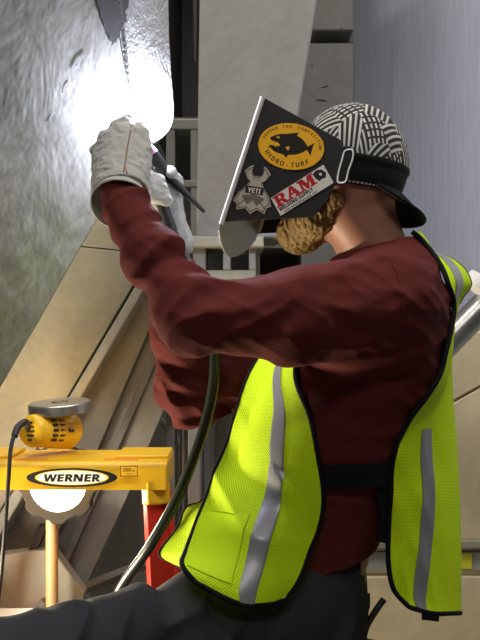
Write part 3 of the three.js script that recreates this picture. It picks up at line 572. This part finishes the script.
  // gloves
  const gl = (list, k) => { const base = chains(list, k); return p => { let d = base(p); if (Math.abs(d) < 0.012) d -= 0.0016 * ridge(N3(p.x * 40, p.y * 60, p.z * 40)) + 0.001 * N3(p.x * 120, p.y * 120, p.z * 120); return d; }; };
  const K = [P(127, 136, 1.447), P(121, 137, 1.437), P(111, 144, 1.432), P(103, 154, 1.43)];
  const fing = (k, a, b, c, r) => [[k, a, r + 0.001, r, 0.006], [a, b, r, r - 0.0008, 0.005], [b, c, r - 0.0008, r - 0.0018, 0.005]];
  const listN = [
    [P(122, 200, 1.38), K[0], 0.037, 0.021], [P(120, 200, 1.38), K[1], 0.037, 0.022], [P(118, 200, 1.38), K[2], 0.037, 0.021], [P(116, 200, 1.38), K[3], 0.036, 0.019], [P(128, 192, 1.39), P(136, 168, 1.425), 0.03, 0.022],
    ...fing(K[0], P(124, 125, 1.47), P(127, 122, 1.497), P(133, 127, 1.512), 0.0125), ...fing(K[1], P(117, 128, 1.468), P(121, 127, 1.498), P(131, 133, 1.512), 0.0128), ...fing(K[2], P(105, 138, 1.462), P(109, 137, 1.494), P(121, 142, 1.508), 0.012), ...fing(K[3], P(97, 151, 1.456), P(101, 151, 1.483), P(113, 154, 1.496), 0.011),
    [P(137, 170, 1.422), P(144, 151, 1.436), 0.019, 0.0145, 0.01], [P(144, 151, 1.436), P(142.5, 135, 1.452), 0.0135, 0.0125, 0.003], [P(142.5, 135, 1.452), P(138.5, 128, 1.475), 0.0125, 0.0105, 0.003],
  ];
  const gN = gl(listN, 0.014), ax = J.elN.clone().sub(J.wrN).normalize();
  const cuffC = P(119, 198, 1.384), cutN = ax.clone().add(V(-0.35, 0.25, 0)).normalize();
  const gloveN = p => Math.max(gN(p), (p.x - cuffC.x) * cutN.x + (p.y - cuffC.y) * cutN.y + (p.z - cuffC.z) * cutN.z);
  const glove = part('glove', mesh(gloveN, V(-0.31, 1.3, -1.56), V(-0.1, 1.53, -1.31), 0.0028), M.leather, person, 'pale grey leather work glove');
  // flared hem of the cuff
  { const e2 = V(0, 0, 1).cross(cutN).normalize(), e3 = cutN.clone().cross(e2), ring = []; for (let j = 0; j <= 3; j++) { const r = []; for (let i = 0; i <= 20; i++) { const a = i / 20 * 6.2832, k = j / 3, R = 0.0385 + 0.007 * k; r.push(cuffC.clone().addScaledVector(cutN, -0.012 + 0.024 * k + 0.006 * Math.sin(a * 2) * k).addScaledVector(e2, Math.cos(a) * R).addScaledVector(e3, Math.sin(a) * R)); } ring.push(r); }
    part('cuff', sheet(sheetAt(ring), 60, 8, 0.0025), M.leather, glove); }
  const seam = []; for (const [x, y] of [[131, 126], [130, 134], [128, 144], [126.5, 154], [125, 164], [123.5, 172], [121.5, 181]]) seam.push(hit(gloveN, x, y, 1.2, 1.6)); part('seam', tube(seam, 0.0013, 40, 6), M.thread, glove, 'brown stitched seam');
  const seam2 = []; for (const [x, y] of [[125, 166], [127, 173], [129, 181]]) seam2.push(hit(gloveN, x, y, 1.2, 1.6)); part('seam', tube(seam2, 0.001, 20, 6), M.thread, glove);
  const h0 = P(163, 214, 1.605);
  const listF = [
    [P(171, 243, 1.615), h0, 0.042, 0.034], [h0, P(158, 190, 1.585), 0.034, 0.03], [h0, P(166, 186, 1.6), 0.034, 0.024],
    ...[0, 1, 2, 3].flatMap(i => fing(P(153 + i * 3.2, 184 + i * 7, 1.575), P(144 + i * 2.5, 178 + i * 7, 1.555), P(148 + i * 2.5, 176 + i * 7, 1.532), P(160 + i * 2.5, 180 + i * 7, 1.535), 0.0115)),
    [P(170, 200, 1.6), P(176, 182, 1.575), 0.017, 0.013, 0.012], [P(176, 182, 1.575), P(170, 172, 1.55), 0.013, 0.011, 0.006],
  ];
  const gF = gl(listF, 0.014);
  part('glove', mesh(gF, V(-0.22, 1.22, -1.7), V(-0.05, 1.47, -1.49), 0.003), M.leather, person, 'pale leather glove closed on the torch');

  // safety vest
  const push = (p, m = 0.007) => { for (let k = 0; k < 3; k++) { const d = Math.min(torsoBase(p) - 0.003, pantsBase(p) - 0.02); if (d >= m) break; p.addScaledVector(grad(q => Math.min(torsoBase(q) - 0.003, pantsBase(q) - 0.02), p, 0.004), m - d); } return p; };
  const vest = new THREE.Group(); vest.name = 'safety_vest'; vest.userData.label = 'fluorescent yellow mesh vest with grey stripes and black edging'; person.add(vest);
  const rows2 = l => l.map(r => r.map(q => P(...q)));
  const front = rows2([
    [[345, 300, 1.47], [352, 300, 1.45], [360, 300, 1.42]], [[300, 312, 1.54], [325, 314, 1.48], [348, 316, 1.43]], [[253, 366, 1.51], [277, 366, 1.45], [299, 366, 1.40]], [[234, 420, 1.49], [276, 420, 1.40], [313, 420, 1.365]],
    [[213, 476, 1.47], [268, 476, 1.37], [320, 476, 1.352]], [[196, 522, 1.43], [256, 525, 1.335], [319, 522, 1.35]], [[184, 552, 1.37], [246, 562, 1.31], [308, 554, 1.335]], [[181, 566, 1.315], [240, 588, 1.29], [299, 578, 1.325]], [[196, 584, 1.295], [243, 605, 1.283], [285, 601, 1.32]]]);
  const fw = (p, u, v) => { const a = 0.011 * ridge(N3(p.x * 6 + 4, p.y * 9 + p.x * 7, 2)) - 0.006 + 0.004 * N3(p.x * 16, p.y * 20, 5); const w = Math.sin(Math.PI * Math.min(1, v * 1.1)) * 0.9 + 0.2; p.z += a * w; p.x -= a * w * 0.4; return push(p); };
  const atF = sheetAt(front, fw);
  const fp = part('front_panel', sheet(atF, 60, 120, 0.0018), M.vest, vest);
  const sF = (v) => 0.60 - 0.02 * v - 0.10 * Math.max(0, v - 0.45);
  part('reflective_stripe', sheet(atF, 8, 110, 0.001, (u, v) => { const w = 0.14; const vv = 0.05 + v * 0.945; return [sF(vv) - w / 2 + u * w + 0.02 * Math.sin(vv * 9), vv]; }, 0.0022), M.reflective, fp, 'silver grey reflective stripe');
  part('pocket', sheet(atF, 20, 30, 0.0012, (u, v) => [0.07 + u * 0.36, 0.6 + v * 0.27], 0.0024), M.vestPlain, fp, 'plain yellow front pocket');
  part('edging', tube(edgeLine(atF, s => s < 0.42 ? [0, s / 0.42 * 0.999] : s < 0.58 ? [(s - 0.42) / 0.16, 1] : [1, 1 - (s - 0.58) / 0.42], 120), 0.0042, 260, 8), M.trim, fp, 'black edging');
  const back = rows2([
    [[392, 254, 1.49], [398, 248, 1.52], [402, 249, 1.56], [400, 252, 1.62]], [[422, 258, 1.45], [438, 255, 1.5], [450, 259, 1.56], [438, 262, 1.66]], [[441, 284, 1.41], [457, 279, 1.46], [470, 282, 1.54], [456, 284, 1.68]], [[449, 307, 1.42], [453, 304, 1.46], [459, 303, 1.53], [452, 305, 1.69]],
    [[442, 345, 1.40], [447, 343, 1.44], [452, 342, 1.52], [446, 342, 1.69]], [[417, 396, 1.385], [433, 396, 1.42], [452, 394, 1.5], [444, 394, 1.69]], [[395, 450, 1.375], [425, 450, 1.41], [456, 448, 1.5], [446, 448, 1.69]], [[390, 500, 1.38], [425, 500, 1.405], [458.5, 500, 1.49], [446, 500, 1.68]],
    [[388, 556, 1.385], [424, 560, 1.405], [460, 556, 1.48], [446, 556, 1.66]], [[393, 588, 1.385], [426, 600, 1.405], [460, 598, 1.48], [446, 598, 1.65]], [[408, 606, 1.388], [430, 613, 1.405], [460, 613, 1.48], [446, 613, 1.65]]]);
  const bw = (p, u, v) => { const a = 0.006 * ridge(N3(p.x * 22 + p.y * 4, p.y * 6, 8)) + 0.003 * N3(p.x * 30, p.y * 20, 3); const w = Math.min(1, Math.max(0, v * 2.2 - 0.35)) * Math.max(0, 1 - u * 1.2); p.z += a * w; return push(p, 0.003); };
  const atB = sheetAt(back, bw);
  const bp = part('back_panel', sheet(atB, 50, 120, 0.0018), M.vest, vest);
  part('reflective_stripe', sheet(atB, 8, 80, 0.001, (u, v) => { const vv = 0.56 + v * 0.435, c = 0.315 + 0.045 * Math.sin(v * 5) - 0.02 * v; return [c - 0.055 + u * 0.11, vv]; }, 0.0022), M.reflective, bp, 'silver grey reflective stripe');
  part('reflective_stripe', sheet(atB, 6, 30, 0.001, (u, v) => [0.27 + u * 0.15, 0.05 + v * 0.24], 0.0022), M.reflective, bp, 'dull reflective stripe on the shoulder');
  part('edging', tube(edgeLine(atB, s => s < 0.75 ? [0, s / 0.75 * 0.999] : [(s - 0.75) / 0.25 * 1, 1], 120), 0.0042, 260, 8), M.trim, bp, 'black edging');
  part('edging', tube(edgeLine(atB, s => [0.66, s * 0.30], 30), 0.0035, 80, 8), M.trim, bp, 'black edging');
  part('edging', sheet(atB, 30, 4, 0.0045, (u, v) => [0.3 + u * 0.7, 0.975 + v * 0.025], -0.001), M.trim, bp, 'black hem');
  part('hem_tag', pslab([[422, 612], [440, 612], [439, 622], [422, 620]], 1.4, 0.004, 0.001), M.trim, bp);
  const flap = rows2([[[254, 376, 1.62], [262, 376, 1.58]], [[232, 440, 1.62], [244, 440, 1.56]], [[206, 497, 1.6], [222, 497, 1.53]], [[187, 508, 1.59], [212, 512, 1.51]], [[178, 528, 1.58], [206, 535, 1.5]], [[160, 553, 1.57], [200, 558, 1.5]], [[172, 562, 1.56], [205, 580, 1.5]]]);
  const atFl = sheetAt(flap); const ff = part('front_panel', sheet(atFl, 16, 50, 0.0018), M.vest, vest);
  part('edging', tube(edgeLine(atFl, s => s < 0.8 ? [0, s / 0.8] : [(s - 0.8) / 0.2, 1], 60), 0.0036, 140, 8), M.trim, ff, 'black edging');
  // elastic side strap
  const strap = rows2([[[314, 464, 1.352], [345, 464, 1.345], [372, 463, 1.36], [396, 461, 1.385]], [[314, 487, 1.352], [345, 488, 1.345], [372, 487, 1.36], [396, 490, 1.385]]]);
  part('side_strap', sheet(sheetAt(strap, p => push(p, 0.004)), 40, 6, 0.002), M.trim, vest, 'black elastic side strap');
  const tail = rows2([[[374, 486, 1.368], [391, 486, 1.38]], [[380, 515, 1.375], [392, 515, 1.382]], [[376, 540, 1.378], [390, 545, 1.384]]]);
  part('strap_end', sheet(sheetAt(tail, p => push(p, 0.004)), 10, 20, 0.002), M.trim, vest, 'loose black strap end');
}

// ---------------------------------------------------------------- welding hood
{
  const t = thing('welding_hood', 'black welding hood with stickers worn over the striped cap', 'welding hood');
  const F0 = P(222, 222, 1.455), n = V(-0.31, 0, 0.95).normalize();   // near side plane
  const q = (x, y) => onPlane(x, y, F0, n), far = n.clone().multiplyScalar(-0.205);
  const out = [[222, 222], [263, 97], [341, 140], [343, 150], [338, 170], [334, 186], [327, 202], [313, 217]];
  const nearPts = out.map(([x, y]) => q(x, y)), farPts = nearPts.map(p => p.clone().add(far));
  part('side_panel', slab(nearPts, 0.003, 0.0012), M.hood, t, 'black side panel');
  part('side_panel', slab(farPts, 0.003, 0.0012), M.hood, t, 'black side panel');
  const A = nearPts[1], B = nearPts[2], Fp = nearPts[0];
  const A2 = farPts[1], B2 = farPts[2], F2 = farPts[0];
  // front plate continuing into a rounded chin tongue
  const dn = Fp.clone().sub(A).normalize(), wd = far.clone(), tongue = [];
  for (let i = 0; i <= 12; i++) { const a = i / 12; tongue.push(F2.clone().lerp(Fp, a).addScaledVector(dn, 0.054 * Math.pow(Math.sin(Math.PI * Math.min(1, 0.06 + a * 0.88)), 0.8))); }
  part('front_plate', slab([A, A2, ...tongue], 0.003, 0.001), M.hoodIn, t, 'grey front plate with rounded chin');
  part('top_plate', slab([A, A2, B2, B], 0.003, 0.001), M.hood, t);
  part('front_lip', rod(A, Fp.clone().addScaledVector(dn, 0.004), 0.0042, 0.0042, 14), M.hoodLip, t, 'bright metal edge');
  part('front_lip', rod(A2, F2, 0.0042, 0.0042, 14), M.hoodLip, t, 'bright metal edge');
  const vc = A.clone().lerp(F2, 0.5), vg = new THREE.BoxGeometry(0.11, 0.012, 0.09); { const ex = far.clone().normalize(), ez = dn.clone(), ey = ez.clone().cross(ex); vg.applyMatrix4(new THREE.Matrix4().makeBasis(ex, ey, ez).setPosition(vc)); } part('viewing_window', vg, M.black, t);
  // headgear loop and pivot
  const loop = [[345, 151], [352, 150], [353, 156], [348, 172], [345, 182], [338, 182], [338, 175], [342, 160]].map(([x, y]) => P(x, y, 1.392)); part('headgear_loop', tube(loop, 0.0014, 80, 6, true), M.hoodLip, t, 'grey wire loop');
  part('headgear_band', slab([[340, 146], [352, 146], [348, 184], [334, 186]].map(([x, y]) => P(x, y, 1.396)), 0.004, 0.001, 0.006), M.black, t, 'black headgear strap');
  // stickers
  const ell = []; for (let i = 0; i < 56; i++) { const a = i / 56 * 6.2832; ell.push([Math.cos(a) * 35.5, Math.sin(a) * 24]); }
  const arcText = (c, s, cx, cy, rx, ry, a0, a1, flip) => { const k = s.length; for (let i = 0; i < k; i++) { const a = a0 + (a1 - a0) * (i + 0.5) / k; c.save(); c.translate(cx + Math.cos(a) * rx, cy + Math.sin(a) * ry); c.rotate(Math.atan2(ry * Math.cos(a), -rx * Math.sin(a)) + (flip ? Math.PI : 0)); c.fillText(s[i], 0, 0); c.restore(); } };
  const fish = canvasTex(710, 480, (c, w, h) => {
    c.fillStyle = '#17130a'; c.fillRect(0, 0, w, h); c.fillStyle = '#f2b41a'; c.beginPath(); c.ellipse(w / 2, h / 2, w * 0.485, h * 0.478, 0, 0, 6.2832); c.fill();
    seed = 5; for (let i = 0; i < 260; i++) { c.fillStyle = i % 2 ? '#e6a114' : '#f7c232'; c.fillRect(rnd() * w, rnd() * h, 5 + rnd() * 10, 2 + rnd() * 4); }
    c.fillStyle = '#17130a'; c.globalCompositeOperation = 'source-over';
    c.textAlign = 'center'; c.textBaseline = 'middle'; c.font = 'bold 41px sans-serif'; arcText(c, 'DEVOUR THE COMPETITION', w / 2, h / 2, w * 0.43, h * 0.405, Math.PI * 1.06, Math.PI * 1.98, false);
    c.font = 'bold 66px sans-serif'; arcText(c, 'HYDRO-TURF', w / 2, h / 2, w * 0.375, h * 0.385, Math.PI * 0.86, Math.PI * 0.2, true);
    // fish
    c.beginPath(); c.moveTo(120, 190); c.quadraticCurveTo(190, 130, 290, 125); c.lineTo(330, 112); c.lineTo(410, 92); c.lineTo(392, 125); c.quadraticCurveTo(480, 150, 525, 215); c.lineTo(590, 165); c.quadraticCurveTo(570, 225, 578, 300); c.lineTo(525, 248); c.quadraticCurveTo(450, 320, 350, 325); c.lineTo(330, 358); c.lineTo(290, 330); c.quadraticCurveTo(190, 330, 150, 285); c.lineTo(118, 292); c.quadraticCurveTo(150, 262, 118, 262); c.lineTo(180, 258); c.lineTo(196, 272); c.lineTo(214, 252); c.lineTo(228, 268); c.lineTo(240, 244); c.lineTo(205, 215); c.lineTo(180, 228); c.lineTo(170, 208); c.lineTo(150, 220); c.closePath(); c.fill();
    c.fillStyle = '#f0b324'; c.beginPath(); c.ellipse(205, 172, 16, 11, 0, 0, 6.2832); c.fill(); c.beginPath(); c.moveTo(298, 258); c.lineTo(345, 240); c.lineTo(340, 288); c.closePath(); c.fill();
  });
  part('oval_sticker', sticker(ell, 291, 146.5, 0.17, 35.5, 24, nearPts[0], n), mat(0xffffff, 0.45, { map: fish }), t, 'yellow oval sticker with a black fish');
  const ram = canvasTex(640, 200, (c, w, h) => {
    c.fillStyle = '#151515'; c.fillRect(0, 0, w, h); c.fillStyle = '#d9d8d4'; c.fillRect(8, 8, w - 16, h - 16); c.textBaseline = 'alphabetic'; c.textAlign = 'left';
    c.fillStyle = '#b3121c'; c.font = 'bold 138px serif'; c.save(); c.translate(20, 116); c.scale(1.42, 1); c.fillText('RAM', 0, 0); c.lineWidth = 8; c.strokeStyle = '#b3121c'; c.strokeText('RAM', 0, 0); c.restore();
    c.fillStyle = '#18181a'; c.beginPath(); c.moveTo(490, 30); c.lineTo(540, 16); c.lineTo(590, 34); c.lineTo(616, 80); c.lineTo(590, 116); c.lineTo(545, 108); c.lineTo(520, 116); c.lineTo(500, 80); c.closePath(); c.fill(); c.fillStyle = '#d9d8d4'; c.beginPath(); c.arc(560, 66, 14, 0, 6.3); c.fill();
    c.fillStyle = '#18181a'; c.font = 'bold 47px sans-serif'; c.lineWidth = 3; c.strokeStyle = '#18181a'; c.fillText('WELDING SUPPLY', 26, 157, 590); c.strokeText('WELDING SUPPLY', 26, 157, 590); c.font = 'bold 28px sans-serif'; c.fillText('www.ramweldingsupply.com', 60, 186, 520);
  });
  part('shop_sticker', sticker([[-31, -11.5], [31, -11.5], [32, 11.5], [-32, 11.5]], 302, 190.5, -0.56, 32, 11.5, nearPts[0], n), mat(0xffffff, 0.45, { map: ram }), t, 'white rectangular sticker with red RAM lettering');
  const eo = [[-9, -22], [-5, -24], [-6, -18], [-3, -14], [3, -14], [6, -18], [5, -24], [9, -22], [13, -17], [10, -11], [6, -9], [9, -3], [15, 3], [19, 12], [15, 14], [14, 20], [6, 17], [0, 22], [-6, 17], [-14, 20], [-15, 14], [-19, 12], [-15, 3], [-9, -3], [-6, -9], [-10, -11], [-13, -17]];
  const elk = canvasTex(400, 480, (c, w, h) => {
    c.fillStyle = '#b3aca0'; c.fillRect(0, 0, w, h); c.strokeStyle = '#57534c'; c.lineWidth = 9; c.lineCap = 'round';
    const X = x => (x / 20 * 0.5 + 0.5) * w, Y = y => (y / 24 * 0.5 + 0.5) * h; c.beginPath(); eo.forEach(([x, y], i) => i ? c.lineTo(X(x * 0.9), Y(y * 0.92)) : c.moveTo(X(x * 0.9), Y(y * 0.92))); c.closePath(); c.stroke();
    c.fillStyle = '#6a655d'; c.beginPath(); c.moveTo(X(-12), Y(6)); c.lineTo(X(0), Y(3)); c.lineTo(X(12), Y(6)); c.lineTo(X(5), Y(14)); c.lineTo(X(0), Y(9)); c.lineTo(X(-5), Y(14)); c.closePath(); c.fill();
    for (const s of [-1, 1]) { c.beginPath(); c.moveTo(X(6 * s), Y(8)); c.lineTo(X(14 * s), Y(16)); c.stroke(); c.beginPath(); c.arc(X(2 * s), Y(-11), 8, 0, 6.3); c.fill(); }
    c.fillStyle = '#1c1b19'; c.beginPath(); c.rect(X(-9), Y(-4), X(9) - X(-9), Y(3) - Y(-4)); c.fill(); c.fillStyle = '#e9e6de'; c.font = 'bold 62px sans-serif'; c.textAlign = 'center'; c.textBaseline = 'middle'; c.fillText('YETI', w / 2, Y(-0.2), 165);
  });
  part('antlered_sticker', sticker(eo.map(([x, y]) => [x * 1.06, y * 1.06]), 254.5, 191, 0.16, 21.2, 25.4, nearPts[0], n), mat(0xffffff, 0.5, { map: elk }), t, 'pale grey antlered figure sticker printed YETI');
}

// ---------------------------------------------------------------- torch
{
  const t = thing('welding_torch', 'welding torch with pink cup and dark green hose beside the glove', 'torch');
  const tip = P(147, 146, 1.535), e0 = P(152, 154, 1.54), e1 = P(160, 166, 1.548), e2 = P(176, 184, 1.56), e3 = P(204.5, 212, 1.575);
  part('cup', rod(e0.clone().lerp(tip, 0.0), tip, 0.012, 0.0085, 24), mat(lin(0.62, 0.2, 0.5), 0.35), t, 'pink ceramic cup');
  part('electrode', rod(tip, P(150, 138, 1.54), 0.0015, 0.0008, 8), M.steel, t);
  part('head', rod(e0, e1, 0.012, 0.012, 24), M.black, t);
  part('long_cap', mergeGeometries([rod(e1, e2, 0.0115, 0.0075, 24), rod(e2, e3, 0.0075, 0.0032, 20)]), M.black, t, 'long black back cap');
  part('handle', tube([e1, P(160, 185, 1.552), P(163, 205, 1.556), P(172, 232, 1.56)], 0.0105, 30, 14), M.rubber, t);
  part('hose', tube([P(170, 228, 1.56), P(190, 268, 1.565), P(212, 320, 1.56), P(215, 365, 1.55), P(210, 405, 1.555), P(196, 452, 1.56), P(176, 500, 1.57), P(150, 546, 1.59), P(120, 590, 1.66), P(95, 660, 1.75), P(80, 790, 1.84), P(40, 870, 1.84)], 0.0095, 140, 12), M.hose, t, 'dark green hose');
}
// pliers in the back pocket
{
  const t = thing('pliers', 'black handled pliers sticking out of the back trouser pocket', 'pliers');
  part('handle', tube([P(362, 648, 1.45), P(366, 628, 1.45), P(375, 612, 1.45), P(384, 599, 1.455)], 0.0055, 30, 12), M.black, t);
  part('handle', tube([P(361, 648, 1.46), P(363, 622, 1.46), P(367, 606, 1.46), P(367, 593, 1.465)], 0.005, 30, 12), M.black, t);
  part('jaw', rod(P(361.5, 540, 1.455), P(361.5, 646, 1.455), 0.007, 0.009), M.steel, t);
}
// stool under the welder
{
  const t = thing('stool', 'low round work stool under the seated welder', 'stool');
  const c = P(318, 640, 1.53), y = 0.515;
  part('seat', new THREE.CylinderGeometry(0.19, 0.185, 0.05, 40).translate(c.x, y, c.z), M.rubber, t);
  for (let k = 0; k < 4; k++) { const a = k * Math.PI / 2 + 0.78; part('leg', rod(V(c.x + Math.cos(a) * 0.12, y, c.z + Math.sin(a) * 0.12), V(c.x + Math.cos(a) * 0.2, 0.0, c.z + Math.sin(a) * 0.2), 0.012), M.steel, t); }
  part('foot_ring', new THREE.TorusGeometry(0.165, 0.008, 10, 40).rotateX(Math.PI / 2).translate(c.x, 0.24, c.z), M.steel, t);
}

scene.traverse(o => { if (o.isMesh) { o.castShadow = true; o.receiveShadow = true; } if (o.isPointLight || o.isSpotLight) o.castShadow = true; });
renderer.render(scene, camera);
